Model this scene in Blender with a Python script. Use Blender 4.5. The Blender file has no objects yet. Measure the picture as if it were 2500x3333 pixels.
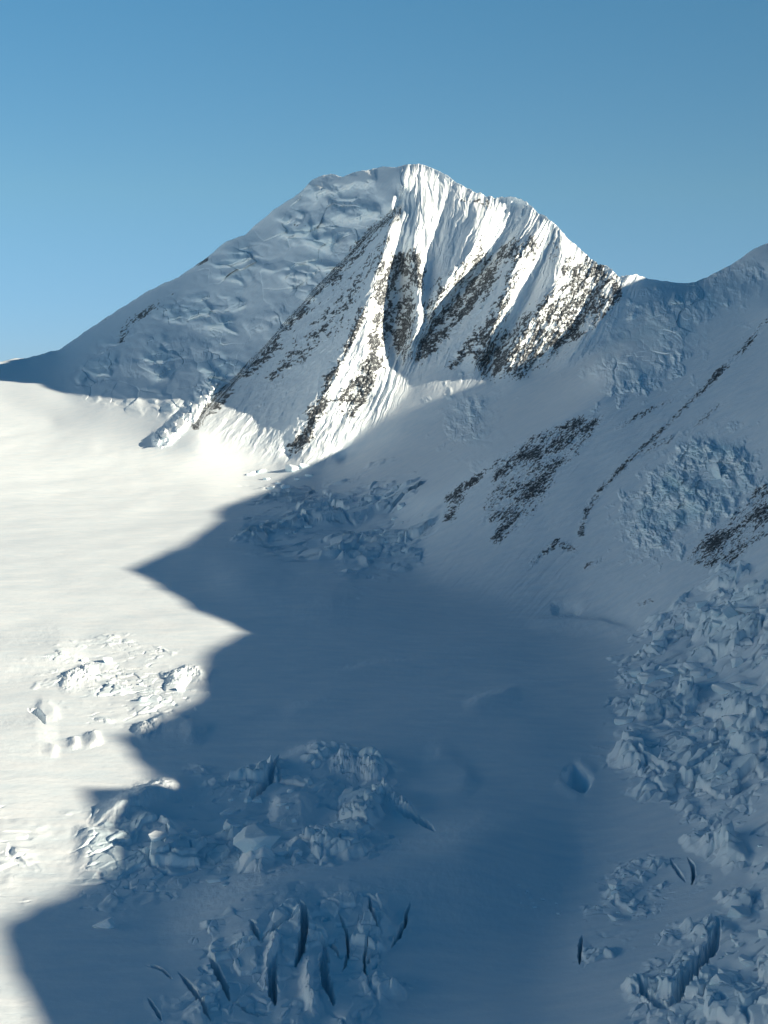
import bpy, math, random, os
import numpy as np

# ------------------------------------------------------------------ camera, sky, sun, exposure
S = bpy.context.scene
COL = S.collection
FPX = 5129.0                     # focal length in pixels of the 2500 x 3333 photograph
PITCH = math.radians(4.6)        # camera looks a little below the horizon
CAMZ = 320.0                     # camera height over the datum, metres
cam = bpy.data.cameras.new("camera")
cam.sensor_fit = 'VERTICAL'
cam.angle = 2 * math.atan(1666.5 / FPX)
cam.clip_start, cam.clip_end = 1.0, 120000.0
camo = bpy.data.objects.new("camera", cam)
camo.location = (0, 0, CAMZ)
camo.rotation_euler = (math.pi / 2 - PITCH, 0, 0)
COL.objects.link(camo)
S.camera = camo

SUN_AZ = math.radians(37)        # the sun stands to the right and 37 degrees behind the camera plane
SUN_EL = math.radians(17.5)
TOSUN = np.array([math.cos(SUN_EL) * math.cos(SUN_AZ), -math.cos(SUN_EL) * math.sin(SUN_AZ), math.sin(SUN_EL)])
world = bpy.data.worlds.new("World")
S.world = world
world.use_nodes = True
wn = world.node_tree
sky = wn.nodes.new('ShaderNodeTexSky')
sky.sky_type = 'NISHITA'
sky.sun_disc = False
sky.sun_elevation = SUN_EL
sky.sun_rotation = math.pi / 2 + SUN_AZ
sky.altitude = 3500
sky.air_density = 1.0
sky.dust_density = 0.0
sky.ozone_density = 1.0
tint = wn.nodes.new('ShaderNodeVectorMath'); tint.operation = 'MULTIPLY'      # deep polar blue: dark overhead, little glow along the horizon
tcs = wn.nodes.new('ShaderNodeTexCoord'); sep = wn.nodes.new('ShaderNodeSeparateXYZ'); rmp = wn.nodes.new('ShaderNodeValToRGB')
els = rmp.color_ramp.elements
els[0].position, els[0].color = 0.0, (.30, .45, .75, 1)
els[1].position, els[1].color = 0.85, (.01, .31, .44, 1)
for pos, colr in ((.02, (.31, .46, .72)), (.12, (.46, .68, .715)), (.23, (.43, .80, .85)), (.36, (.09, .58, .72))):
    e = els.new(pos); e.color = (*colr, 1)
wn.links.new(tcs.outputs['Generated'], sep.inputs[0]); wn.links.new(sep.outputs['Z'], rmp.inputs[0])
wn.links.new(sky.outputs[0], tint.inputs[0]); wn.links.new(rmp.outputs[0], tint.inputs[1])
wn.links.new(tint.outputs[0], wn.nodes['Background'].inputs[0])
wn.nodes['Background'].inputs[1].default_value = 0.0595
sl = bpy.data.lights.new("sun", 'SUN')
sl.energy = 5.0
sl.angle = math.radians(0.53)
sl.color = (1.0, 0.88, 0.68)
slo = bpy.data.objects.new("sun", sl)
slo.rotation_euler = (math.pi / 2 - SUN_EL, 0, math.pi / 2 - SUN_AZ)
COL.objects.link(slo)
S.view_settings.view_transform = 'Standard'
S.view_settings.look = 'None'
S.view_settings.exposure = 1.10
S.view_settings.gamma = 1.0
S.cycles.use_denoising = True
S.cycles.max_bounces = 8
S.cycles.diffuse_bounces = 6

RES = float(os.environ.get("TRES", "1.3"))   # terrain sampling density
rng = np.random.default_rng(7)

# ------------------------------------------------------------------ small numeric helpers
def smooth(a, b, x):
    t = np.clip((x - a) / (b - a), 0, 1)
    return t * t * (3 - 2 * t)

def hash2(ix, iy, seed):
    h = (ix.astype(np.uint32) * np.uint32(374761393) + iy.astype(np.uint32) * np.uint32(668265263)
         + np.uint32((seed * 2246822519) & 0xffffffff))
    h = (h ^ (h >> np.uint32(13))) * np.uint32(1274126177)
    h = (h ^ (h >> np.uint32(16))) * np.uint32(2246822519)
    return h ^ (h >> np.uint32(15))

_ga = np.arange(256) / 256.0 * 2 * np.pi
_GX, _GY = np.cos(_ga).astype(np.float32), np.sin(_ga).astype(np.float32)

def noise(x, y, seed=0):
    """2-D gradient noise, about -1..1"""
    fx, fy = np.floor(x), np.floor(y)
    ix, iy = fx.astype(np.int64), fy.astype(np.int64)
    dx, dy = (x - fx).astype(np.float32), (y - fy).astype(np.float32)
    sx = dx * dx * dx * (dx * (dx * 6 - 15) + 10)
    sy = dy * dy * dy * (dy * (dy * 6 - 15) + 10)
    def g(ox, oy):
        k = (hash2(ix + ox, iy + oy, seed) & np.uint32(255)).astype(np.int64)
        return _GX[k] * (dx - ox) + _GY[k] * (dy - oy)
    a, b, c, d = g(0, 0), g(1, 0), g(0, 1), g(1, 1)
    u = a + sx * (b - a)
    v = c + sx * (d - c)
    return (u + sy * (v - u)) * 1.5

def fbm(x, y, octv=4, seed=0, gain=0.5, lac=2.03):
    s, a, t = 0, 1.0, 0
    for k in range(octv):
        s = s + a * noise(x, y, seed + 17 * k)
        t += a
        x, y, a = x * lac + 3.1, y * lac + 7.7, a * gain
    return s / t

def ridged(x, y, octv=4, seed=0, gain=0.5, lac=2.07):
    s, a, t = 0, 1.0, 0
    for k in range(octv):
        n = 1 - np.abs(noise(x, y, seed + 31 * k)) * 1.6
        s = s + a * n
        t += a
        x, y, a = x * lac + 1.7, y * lac + 5.3, a * gain
    return s / t

def cells(x, y, seed=0, jit=0.9):
    """Voronoi: F1, F2, cell random values r1 r2 r3 and offset from the cell's point"""
    fx, fy = np.floor(x), np.floor(y)
    ix, iy = fx.astype(np.int64), fy.astype(np.int64)
    f1 = np.full(x.shape, 9.0, np.float32); f2 = f1.copy()
    hid = np.zeros(x.shape, np.uint32)
    ox = np.zeros(x.shape, np.float32); oy = ox.copy()
    for i in (-1, 0, 1):
        for j in (-1, 0, 1):
            h = hash2(ix + i, iy + j, seed)
            px = ((h & np.uint32(1023)) / 1023.0 - .5) * jit + .5
            py = (((h >> np.uint32(10)) & np.uint32(1023)) / 1023.0 - .5) * jit + .5
            dx, dy = (x - fx - i - px).astype(np.float32), (y - fy - j - py).astype(np.float32)
            d = np.sqrt(dx * dx + dy * dy)
            n1 = d < f1
            f2 = np.where(n1, f1, np.minimum(f2, d))
            f1 = np.where(n1, d, f1)
            hid = np.where(n1, h, hid)
            ox = np.where(n1, dx, ox); oy = np.where(n1, dy, oy)
    h2 = hash2(hid.astype(np.int64), hid.astype(np.int64) >> 7, seed + 5)
    r1 = (h2 & np.uint32(1023)) / 1023.0
    r2 = ((h2 >> np.uint32(10)) & np.uint32(1023)) / 1023.0
    r3 = ((h2 >> np.uint32(20)) & np.uint32(1023)) / 1023.0
    return f1, f2, r1, r2, r3, ox, oy

def blur(a, r):
    """three box blurs of radius r cells"""
    r = int(r)
    if r < 1:
        return a
    for ax in (0, 1):
        for _ in range(3):
            p = np.pad(a, [(r + 1, r) if k == ax else (0, 0) for k in (0, 1)], mode='edge')
            c = np.cumsum(p, axis=ax, dtype=np.float64)
            n = a.shape[ax]
            if ax == 0:
                a = (c[2 * r + 1:2 * r + 1 + n] - c[:n]) / (2 * r + 1)
            else:
                a = (c[:, 2 * r + 1:2 * r + 1 + n] - c[:, :n]) / (2 * r + 1)
    return a

# ------------------------------------------------------------------ terrain survey: surveyed lines (bearing u, tilt v, distance d)
U0, U1, V0, V1, H = -1000, 3500, 400, 4240, 6
NU, NV = (U1 - U0) // H + 1, (V1 - V0) // H + 1
CP, SP = math.cos(PITCH), math.sin(PITCH)

def to3d(u, v, d):
    xn, yn = (u - 1250.0) / FPX, (1666.5 - v) / FPX
    return xn * d, d * (CP + yn * SP), d * (-SP + yn * CP) + CAMZ

def F(u, v):                      # mean plane of the main face (as 1/d)
    return 2.740e-4 + 4.8e-8 * (u - 950) + 6.6e-8 * (v - 1470)

def G(v):                         # mean plane of the glacier basin
    return 1 / 740 + (1 / 1900 - 1 / 740) * (3333 - v) / 1333

SKYLINE = [(-1000, 1120, 6000), (-300, 1165, 6350), (0, 1177, 6450), (45, 1166, 6450), (90, 1166, 6430), (151, 1147, 6400), (192, 1139, 6350),
           (316, 1053, 6150), (482, 947, 5850), (580, 902, 5680), (663, 846, 5530), (738, 785, 5400), (799, 763, 5300), (889, 684, 5130),
           (972, 631, 4980), (1019, 583, 4900), (1055, 569, 4850), (1075, 566, 4820), (1114, 576, 4750), (1160, 559, 4680), (1205, 552, 4600), (1245, 541, 4530),
           (1287, 546, 4450), (1321, 536, 4400), (1359, 532, 4347), (1392, 540, 4306), (1422, 555, 4266), (1456, 570, 4224), (1485, 595, 4185),
           (1532, 618, 4119), (1586, 639, 4053), (1612, 641, 4025), (1675, 642, 3955), (1709, 656, 3915), (1740, 682, 3867), (1757, 695, 3842), (1768, 704, 3819), (1778, 702, 3796), (1790, 715, 3783),
           (1815, 736, 3757), (1844, 772, 3710), (1880, 806, 3660), (1911, 830, 3622), (1945, 859, 3574), (1979, 868, 3526), (2008, 897, 3489), (2030, 900, 3474), (2065, 892, 3445),
           (2109, 907, 3456), (2162, 915, 3483), (2210, 921, 3506), (2260, 919, 3540), (2305, 900, 3561), (2380, 862, 3574), (2456, 809, 3577), (2500, 790, 3570),
           (2560, 775, 3538), (2700, 830, 3350), (3000, 1010, 2900), (3500, 1130, 2300)]

LINES = []                        # each a list of (u, v, 1/d)
def L(*pts):
    LINES.append([(u, v, 1.0 / d) for u, v, d in pts])
RIB = 1.55
def LF(k, *pts):                  # relative to the face plane, k per cent nearer
    LINES.append([(p[0], p[1], F(p[0], p[1]) * (1 + RIB * (p[2] if len(p) > 2 else k) / 100.0)) for p in pts])
def LG(v, u0, u1, k=0):
    LINES.append([(u0, v, G(v) * (1 + k / 100)), (u1, v, G(v) * (1 + k / 100))])

LINES.append([(u, v, 1 / d) for u, v, d in SKYLINE])
# left snow wall with its hanging ice: dark rib on its right edge, foot on its left
L((1302, 612, 4340), (1288, 686, 4310), (1211, 745, 4290), (1118, 859, 4270), (1042, 935, 4250), (1000, 985, 4235), (874, 1128, 4180), (754, 1249, 4060), (690, 1315, 3960), (640, 1372, 3860))
L((-1000, 1250, 5500), (0, 1258, 5050), (130, 1284, 4750), (230, 1328, 4480), (330, 1342, 4280), (480, 1375, 4020), (560, 1400, 3850), (640, 1425, 3740), (690, 1475, 3680))
L((640, 1120, 4850), (820, 960, 4700), (1000, 820, 4570), (1150, 700, 4470))
# crest of the great rib, with the snow wall between it and the dark rib
LF(1.5, (1321, 560, 0.4), (1304, 612, .6), (1283, 669, .5), (1262, 760, 1.4), (1249, 837, 2.0), (1222, 900, 2.3), (1180, 1000, 2.5), (1143, 1082, 2.5), (1105, 1165, 2.4), (1060, 1250, 2.2), (1010, 1335, 1.9), (960, 1430, 1.4), (930, 1490, .8))
L((690, 1475, 3680), (800, 1510, 3610), (900, 1525, 3560), (930, 1490, 3560))
# gully line and rib lines of the front face, per cent in front of or behind its mean plane
LF(0, (1222, 900, 2.4), (1215, 1006, 2.1), (1205, 1061, 2.1), (1192, 1130, 2.0), (1190, 1200, 1.4), (1180, 1300, .3))
LF(0, (1300, 690, .2), (1310, 800, 0), (1300, 880, -.8), (1290, 985, -1.1), (1275, 1090, -.8), (1290, 1180, -.4))
LF(0, (1392, 560, -.4), (1380, 690, .3), (1345, 780, .8), (1350, 850, 1.2), (1361, 922, 1.4), (1362, 972, 1.4), (1365, 1040, 1.2), (1340, 1130, .6))
LF(0, (1430, 575, -.8), (1440, 700, -.5), (1420, 800, -.2), (1400, 900, -.1), (1392, 990, 0), (1375, 1080, 0), (1335, 1170, 0))
LF(0, (1590, 645, -.6), (1568, 700, .5), (1553, 753, 1.1), (1540, 825, 1.6), (1500, 868, 1.7), (1464, 905, 1.7), (1432, 960, 1.4), (1415, 1000, 1.0), (1370, 1090, .3))
LF(0, (1690, 655, -.9), (1675, 720, -.8), (1640, 790, -.9), (1575, 870, -.9), (1500, 945, -.8), (1440, 1030, -.6), (1385, 1100, -.5), (1350, 1160, -.3))
LF(0, (1776, 706, -.2), (1738, 767, .7), (1699, 820, 1.5), (1680, 849, 1.8), (1660, 916, 2.1), (1631, 1008, 2.1), (1602, 1071, 1.8), (1588, 1109, 1.5), (1545, 1167, .8), (1510, 1220, .3))
LF(0, (1805, 735, -.4), (1790, 800, -.1), (1755, 890, .1), (1720, 980, .3), (1680, 1060, .2), (1625, 1130, 0), (1590, 1190, 0))
LF(0, (1822, 745, 0), (1829, 839, .9), (1805, 897, 1.7), (1800, 960, 2.1), (1771, 985, 2.3), (1750, 1020, 2.3), (1715, 1050, 2.1), (1670, 1109, 1.9), (1640, 1180, 1.2), (1600, 1225, .5))
LF(0, (1948, 870, -.2), (1925, 960, .2), (1880, 1060, .6), (1800, 1150, .6), (1720, 1210, .5))
LF(0, (2008, 905, 0), (1985, 960, .8), (1940, 1040, 1.3), (1880, 1120, 1.4), (1800, 1200, 1.2))
LF(0, (1350, 1190, 0), (1340, 1250, .2), (1300, 1310, .4), (1200, 1380, .6), (1110, 1450, .8), (1050, 1520, 1.0))
# snow basin hung behind the shoulder
L((1110, 1500, 3530), (1300, 1400, 3430), (1500, 1330, 3360), (1700, 1260, 3290), (1900, 1180, 3260), (2050, 1090, 3300), (2200, 1020, 3280), (2350, 960, 3300), (2500, 900, 3280))
L((1020, 1590, 3400), (1200, 1540, 3290), (1400, 1480, 3220), (1580, 1400, 3170), (1760, 1320, 3130), (1920, 1235, 3120))
L((1130, 1620, 3150), (1300, 1590, 3020), (1440, 1545, 2960), (1600, 1448, 2930), (1790, 1340, 2910), (1940, 1248, 2960))
# shoulder of the right-hand slope, its foot, and points on the slope
L((1270, 1700, 2780), (1340, 1640, 2720), (1430, 1585, 2640), (1600, 1475, 2570), (1790, 1368, 2560), (1950, 1272, 2590), (2060, 1228, 2620), (2250, 1125, 2660), (2420, 1030, 2660), (2500, 985, 2630), (2700, 960, 2500), (3000, 1080, 2200), (3500, 1200, 1800))
L((1240, 1780, 2560), (1300, 1850, 2330), (1500, 1960, 2060), (1750, 2025, 1920), (2000, 2055, 1790), (2100, 2070, 1700))
L((1500, 1750, 2330), (1900, 1530, 2330), (2200, 1350, 2360), (2500, 1200, 2330), (3000, 1200, 1950))
L((1800, 1900, 2050), (2100, 1750, 2020), (2300, 1650, 1990), (2500, 1520, 1980), (3000, 1420, 1650))
L((2150, 1990, 1700), (2350, 1870, 1690), (2500, 1780, 1690), (3000, 1600, 1500))
# glacier basin
LG(4230, -1000, 1500); LG(3800, -1000, 1500); LG(3333, -1000, 1500); LG(3000, -1000, 1500); LG(2700, -1000, 1600); LG(2400, -1000, 1700); LG(2150, -1000, 1700)
L((-1000, 1900, 2100), (200, 1900, 2120), (800, 1900, 2100), (1200, 1900, 2130))
L((-1000, 1750, 2650), (0, 1750, 2680), (600, 1750, 2680), (1100, 1750, 2640))
L((-1000, 1600, 3250), (0, 1600, 3420), (500, 1610, 3400), (850, 1610, 3330), (1010, 1580, 3330))
L((-1000, 1450, 3800), (0, 1450, 4000), (350, 1460, 3880), (600, 1500, 3680), (800, 1545, 3560), (960, 1550, 3440))
L((-1000, 1330, 4200), (-100, 1310, 4740), (0, 1312, 4740), (180, 1372, 4350))
# broken ice rising on the right of the basin
L((2030, 2090, 1690), (2040, 2200, 1540), (1965, 2330, 1385), (1955, 2450, 1265), (2020, 2600, 1125), (1980, 2700, 1055), (1850, 2900, 935), (1800, 3100, 835), (1720, 3333, 735))
L((2250, 2060, 1640), (2500, 1930, 1560), (3000, 1750, 1350))
L((2200, 2350, 1330), (2500, 2300, 1270), (3000, 2150, 1080), (3500, 2000, 930))
L((2200, 2700, 1020), (2500, 2650, 975), (3000, 2500, 830), (3500, 2400, 720))
L((2100, 3000, 855), (2500, 2950, 820), (3500, 2800, 600))
L((1900, 3333, 722), (2500, 3333, 660), (3500, 3200, 520))
L((1500, 4230, 510), (2500, 4230, 470), (3500, 4100, 400))

def densify(pts, step=4.0):
    out = []
    for a, b in zip(pts[:-1], pts[1:]):
        n = max(1, int(math.hypot(b[0] - a[0], b[1] - a[1]) / step))
        t = np.arange(n) / n
        out.append(np.stack([a[k] + (b[k] - a[k]) * t for k in range(len(a))], 1))
    out.append(np.array([pts[-1]], float))
    return np.concatenate(out)

def solve(lines):
    P = np.concatenate([densify(l) for l in lines])
    m = (P[:, 0] >= U0) & (P[:, 0] <= U1) & (P[:, 1] >= V0) & (P[:, 1] <= V1)
    P = P[m]
    prev = None
    for lev in (5, 4, 3, 2, 1, 0):
        h = H * 2 ** lev
        nu, nv = (U1 - U0) // h + 2, (V1 - V0) // h + 2
        iu, iv = np.rint((P[:, 0] - U0) / h).astype(int), np.rint((P[:, 1] - V0) / h).astype(int)
        sm, ct = np.zeros((nv, nu)), np.zeros((nv, nu))
        np.add.at(sm, (iv, iu), P[:, 2]); np.add.at(ct, (iv, iu), 1)
        fx = ct > 0
        val = np.where(fx, sm / np.maximum(ct, 1), 0)
        if prev is None:
            w = np.full((nv, nu), P[:, 2].mean())
        else:
            yy = np.clip(np.arange(nv) / 2.0, 0, prev.shape[0] - 1.001); xx = np.clip(np.arange(nu) / 2.0, 0, prev.shape[1] - 1.001)
            y0, x0 = yy.astype(int), xx.astype(int); ty, tx = (yy - y0)[:, None], (xx - x0)[None]
            w = (prev[y0][:, x0] * (1 - ty) * (1 - tx) + prev[y0][:, x0 + 1] * (1 - ty) * tx + prev[y0 + 1][:, x0] * ty * (1 - tx) + prev[y0 + 1][:, x0 + 1] * ty * tx)
        w = np.where(fx, val, w)
        yy, xx = np.mgrid[0:nv, 0:nu]
        om = 1.7
        for it in range(260 if lev else 160):
            for par in (0, 1):
                p = np.pad(w, 1, mode='reflect', reflect_type='odd') if it % 4 == 0 and par == 0 else np.pad(w, 1, mode='edge')
                avg = (p[:-2, 1:-1] + p[2:, 1:-1] + p[1:-1, :-2] + p[1:-1, 2:]) * .25
                m = ((yy + xx) % 2 == par) & ~fx
                w = np.where(m, w + om * (avg - w), w)
        prev = w
    return w

GU = np.arange(prevn := (U1 - U0) // H + 2) * H + U0
W = solve(LINES)
GV = np.arange(W.shape[0]) * H + V0
gu, gv = np.meshgrid(GU[:W.shape[1]], GV)

# ------------------------------------------------------------------ painted zones (soft masks on the survey grid)
def inpoly(x, y, poly):
    c = np.zeros(x.shape, bool)
    n = len(poly)
    for i in range(n):
        x1, y1 = poly[i]; x2, y2 = poly[(i + 1) % n]
        if y1 == y2:
            continue
        c ^= ((y1 > y) != (y2 > y)) & (x < (x2 - x1) * (y - y1) / (y2 - y1) + x1)
    return c

def sample(grid, u, v):
    """cubic B-spline lookup of a survey grid"""
    x = np.clip((u - U0) / H, 1, grid.shape[1] - 3.001); y = np.clip((v - V0) / H, 1, grid.shape[0] - 3.001)
    ix, iy = x.astype(np.int64), y.astype(np.int64)
    tx, ty = (x - ix), (y - iy)
    def wts(t):
        return ((1 - t) ** 3 / 6, (3 * t ** 3 - 6 * t ** 2 + 4) / 6, (-3 * t ** 3 + 3 * t ** 2 + 3 * t + 1) / 6, t ** 3 / 6)
    wx, wy = wts(tx), wts(ty)
    out = 0
    for j in range(4):
        r = 0
        for i in range(4):
            r = r + wx[i] * grid[iy + j - 1, ix + i - 1]
        out = out + wy[j] * r
    return out

def zone(*polys, soft=2):
    m = np.zeros(gu.shape)
    for p in polys:
        m = np.maximum(m, inpoly(gu, gv, p))
    return blur(m, soft)

def stroke_dist(u, v, pts):
    """distance to a polyline and position along it"""
    best = np.full(u.shape, 1e9); along = np.zeros(u.shape); tot = 0; side = np.zeros(u.shape)
    for (a, b) in zip(pts[:-1], pts[1:]):
        dx, dy = b[0] - a[0], b[1] - a[1]; l = math.hypot(dx, dy)
        t = np.clip(((u - a[0]) * dx + (v - a[1]) * dy) / (l * l), 0, 1)
        d = np.hypot(u - a[0] - t * dx, v - a[1] - t * dy)
        k = d < best
        best = np.where(k, d, best); along = np.where(k, tot + t * l, along)
        side = np.where(k, np.sign((u - a[0]) * dy - (v - a[1]) * dx), side)
        tot += l
    return best, along / tot, side

FACE = [(1300, 540), (1350, 520), (1700, 630), (1790, 690), (2080, 880), (2060, 960), (1850, 1210), (1560, 1260), (1330, 1260), (1040, 1500), (920, 1500), (640, 1390), (1000, 985), (1291, 686)]
z_face = zone(FACE, soft=3)
z_glac = zone([(-1000, 1300), (0, 1330), (300, 1420), (800, 1560), (1100, 1640), (1300, 1900), (1750, 2060), (2000, 2120), (1950, 2400), (1900, 2800), (1700, 3333), (1600, 4240), (-1000, 4240)], soft=10)
z_soft = np.clip(zone([(1000, 1600), (1300, 1480), (1560, 1380), (1900, 1200), (2300, 980), (3500, 700), (3500, 4240), (-1000, 4240), (-1000, 1340), (0, 1360), (300, 1440), (800, 1580)], soft=6) + zone([(192, 1200), (600, 930), (1000, 640), (1200, 640), (700, 1250), (600, 1380), (330, 1300)], soft=6), 0, 1)
# the glacier, the slopes and the snow wall are smooth: relax the survey there, keep the ribs of the face crisp
Ws, Wm, W = blur(W, 9), blur(W, 3), blur(W, 1)
m_sh = zone([(-1000, 1200), (0, 1215), (230, 1270), (330, 1280), (480, 1310), (560, 1350), (690, 1440), (800, 1500), (900, 1500), (1050, 1480), (1080, 1560), (900, 1580), (700, 1560), (400, 1450), (150, 1370), (-1000, 1370)], [(1270, 1720), (1250, 1640), (1430, 1560), (1600, 1440), (1790, 1330), (1950, 1240), (2060, 1200), (2500, 940), (2600, 900), (2600, 1040), (2100, 1260), (1800, 1410), (1430, 1640)], soft=3)
W2 = W * (1 - z_soft) + Ws * z_soft
W2 = W2 * (1 - m_sh) + Wm * m_sh
top = blur((gv < np.interp(gu, [p[0] for p in SKYLINE], [p[1] for p in SKYLINE]) + 60).astype(float), 2)
W = W2 * (1 - top) + W * top
# ------------------------------------------------------------------ the fine terrain sheet: rows climb from below the frame to the skyline
du = 1.75 / RES
ucols = np.concatenate([np.linspace(-990, -60, 45, endpoint=False), np.arange(-60, 2560, du), np.linspace(2560, 3480, 45)])
su, sv = [p[0] for p in SKYLINE], [p[1] for p in SKYLINE]
NC = len(ucols)
vtop = np.interp(ucols, su, sv)
# small roughness of the skyline itself
vtop = vtop - 9 * (ridged(ucols / 34.0, ucols * 0, 3, 5) - .55) * smooth(1440, 1500, ucols) * smooth(2110, 2060, ucols) - 5 * np.clip(fbm(ucols / 37.0, ucols * 0, 4, 3), -1, 1) - 2.0 * noise(ucols / 6.0, ucols * 0, 9) * smooth(1480, 1560, ucols) * smooth(2110, 2060, ucols)
nfine, ncoarse = int(2300 / (1.85 / RES)), 40
tt = np.concatenate([np.linspace(0, 1, ncoarse, endpoint=False) * 0.0 + np.linspace(-1, 0, ncoarse, endpoint=False), np.linspace(0, 1, nfine)])
VB = 3380.0
tcol = np.clip(tt, 0, 1)[:, None]
v = VB + (vtop[None] - VB) * tcol + np.where(tt < 0, -tt, 0)[:, None] * (4200 - VB)
u = np.repeat(ucols[None], len(tt), 0)
R0 = 1.0 / sample(W, u, v)
X, Y, Z = to3d(u, v, R0)
zs = lambda g: np.clip(sample(g, u, v), 0, 1)

# fall-line coordinate of the front face, interpolated between the traced ribs, for flutings, gullies and rock bands
GV_ = [500, 700, 900, 1100, 1300, 1520]
GUIDES = [(683, [900, 880, 680, 500, 300, 90]), (1083, [1295, 1283, 1083, 905, 708, 490]), (1222, [1325, 1283 + 12, 1222, 1135, 1035, 910]), (1340, [1372, 1374, 1345, 1318, 1240, 1140]),
          (1475, [1620, 1568, 1478, 1362, 1285, 1200]), (1555, [1740, 1684, 1553, 1387, 1310, 1230]), (1665, [1835, 1778, 1665, 1590, 1480, 1370]), (1804, [1900, 1845, 1804, 1675, 1560, 1450]),
          (2000, [2150, 2090, 2000, 1900, 1760, 1600]), (2400, [2550, 2490, 2400, 2300, 2160, 2000])]
def fallcoord(u, v):
    gpos = [np.interp(v, GV_, g[1]) for g in GUIDES]
    c = np.full(u.shape, float(GUIDES[0][0]))
    for k in range(len(GUIDES) - 1):
        t = np.clip((u - gpos[k]) / np.maximum(gpos[k + 1] - gpos[k], 4), 0, 1)
        c = c + t * (GUIDES[k + 1][0] - GUIDES[k][0])
    return c
cf = fallcoord(u + 8 * fbm(u / 60, v / 60, 3, 41) + 7 * fbm(u / 34, v / 48, 3, 44), v)
ct = v
mface = zs(z_face)

ROCK = [  # (density, polygon or polyline width + points)
    (.70, 19, [(1294, 690), (1211, 752), (1118, 868), (1042, 945), (1000, 995), (874, 1138), (754, 1259), (640, 1378)]),
    (.58, 12, [(1270, 770), (1190, 880), (1100, 985), (1010, 1090), (930, 1170)]),
    (.50, 0, [(1210, 900), (1150, 1010), (1060, 1110), (960, 1200), (900, 1260), (860, 1240), (950, 1130), (1050, 1020), (1150, 900)]),
    (.80, 0, [(1240, 840), (1330, 805), (1390, 850), (1370, 960), (1300, 900), (1290, 1000), (1280, 1100), (1250, 1150), (1200, 1160), (1190, 1100), (1210, 1000), (1215, 920)]),
    (.80, 0, [(1200, 1150), (1260, 1160), (1230, 1230), (1160, 1370), (1100, 1350), (1090, 1290), (1150, 1210)]),
    (.74, 14, [(1180, 1010), (1143, 1090), (1100, 1180), (1050, 1270), (1010, 1340)]),
    (.78, 0, [(1060, 1270), (1090, 1300), (1040, 1390), (1000, 1450), (950, 1480), (935, 1460), (985, 1370)]),
    (.75, 0, [(1300, 880), (1350, 960), (1360, 1060), (1330, 1150), (1295, 1190), (1278, 1100), (1292, 980)]),
    (.78, 0, [(1700, 740), (1645, 800), (1560, 875), (1450, 1000), (1385, 1060), (1345, 1150), (1330, 1190), (1400, 1165), (1480, 1085), (1590, 950), (1665, 830), (1700, 780)]),
    (.62, 0, [(1558, 750), (1600, 760), (1570, 870), (1440, 970), (1410, 960), (1530, 830)]),
    (.60, 0, [(1420, 900), (1500, 860), (1440, 1000), (1390, 1060), (1370, 1020)]),
    (.60, 22, [(1700, 820), (1670, 900), (1640, 1000), (1600, 1080), (1560, 1150)]),
    (.72, 14, [(1650, 960), (1580, 1060), (1520, 1130), (1470, 1190)]),
    (.62, 0, [(1720, 760), (1770, 770), (1740, 850), (1700, 860)]),
    (.60, 0, [(1800, 770), (1830, 780), (1820, 860), (1795, 850)]),
    (.72, 0, [(1830, 845), (1930, 835), (1995, 875), (1965, 960), (1890, 1060), (1790, 1155), (1700, 1195), (1620, 1235), (1545, 1220), (1535, 1150), (1600, 1105), (1680, 1060), (1760, 970), (1810, 930)]),
    (.62, 0, [(1940, 880), (2050, 905), (2000, 1010), (1850, 1130), (1700, 1235), (1620, 1245), (1800, 1110), (1900, 990)]),
    (.70, 9, [(1500, 640), (1540, 650), (1600, 665)]),
    # right-hand slope
    (.66, 0, [(1452, 1617), (1555, 1530), (1600, 1510), (1540, 1600), (1480, 1690), (1432, 1702)]),
    (.66, 0, [(1600, 1490), (1700, 1435), (1792, 1393), (1913, 1352), (1973, 1350), (1928, 1423), (1823, 1529), (1777, 1619), (1702, 1705), (1619, 1765), (1590, 1750), (1640, 1680), (1560, 1720), (1590, 1630)]),
    (.66, 9, [(2500, 1039), (2425, 1129), (2305, 1250), (2192, 1363), (2064, 1484), (1973, 1574), (1913, 1649), (1890, 1735)]),
    (.50, 9, [(2343, 1318), (2240, 1400), (2154, 1441), (2080, 1480)]),
    (.52, 8, [(2190, 1300), (2100, 1340), (2010, 1390)]),
    (.56, 12, [(1737, 1830), (1815, 1765), (1868, 1790)]),
    (.55, 7, [(1910, 1845), (1960, 1820)]),
    (.58, 7, [(2080, 1970), (2120, 1955)]),
    (.62, 0, [(2215, 1830), (2300, 1740), (2400, 1650), (2510, 1550), (2510, 1740), (2420, 1800), (2395, 1840), (2300, 1850)]),
    # skyline rocks of the left snow wall
    (.70, 5, [(560, 905), (590, 893)]), (.75, 6, [(640, 862), (672, 842)]), (.55, 14, [(390, 1100), (440, 1040), (560, 960)]), (.5, 5, [(310, 1060), (340, 1040)]),
    (.50, 5, [(960, 735), (1000, 725)]),
]
def zgrid(items):
    m = np.zeros(gu.shape)
    for dens, wdt, pts in items:
        if wdt == 0:
            k = blur(inpoly(gu, gv, pts).astype(float), 1)
        else:
            dd, _, _ = stroke_dist(gu, gv, pts)
            k = smooth(wdt + 8, wdt - 4, dd)
        m = np.maximum(m, dens * k)
    return m
g_rock = zgrid(ROCK)
rz = np.clip(sample(g_rock, u, v), 0, 1)
onface = smooth(0.2, 0.7, mface)
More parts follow.
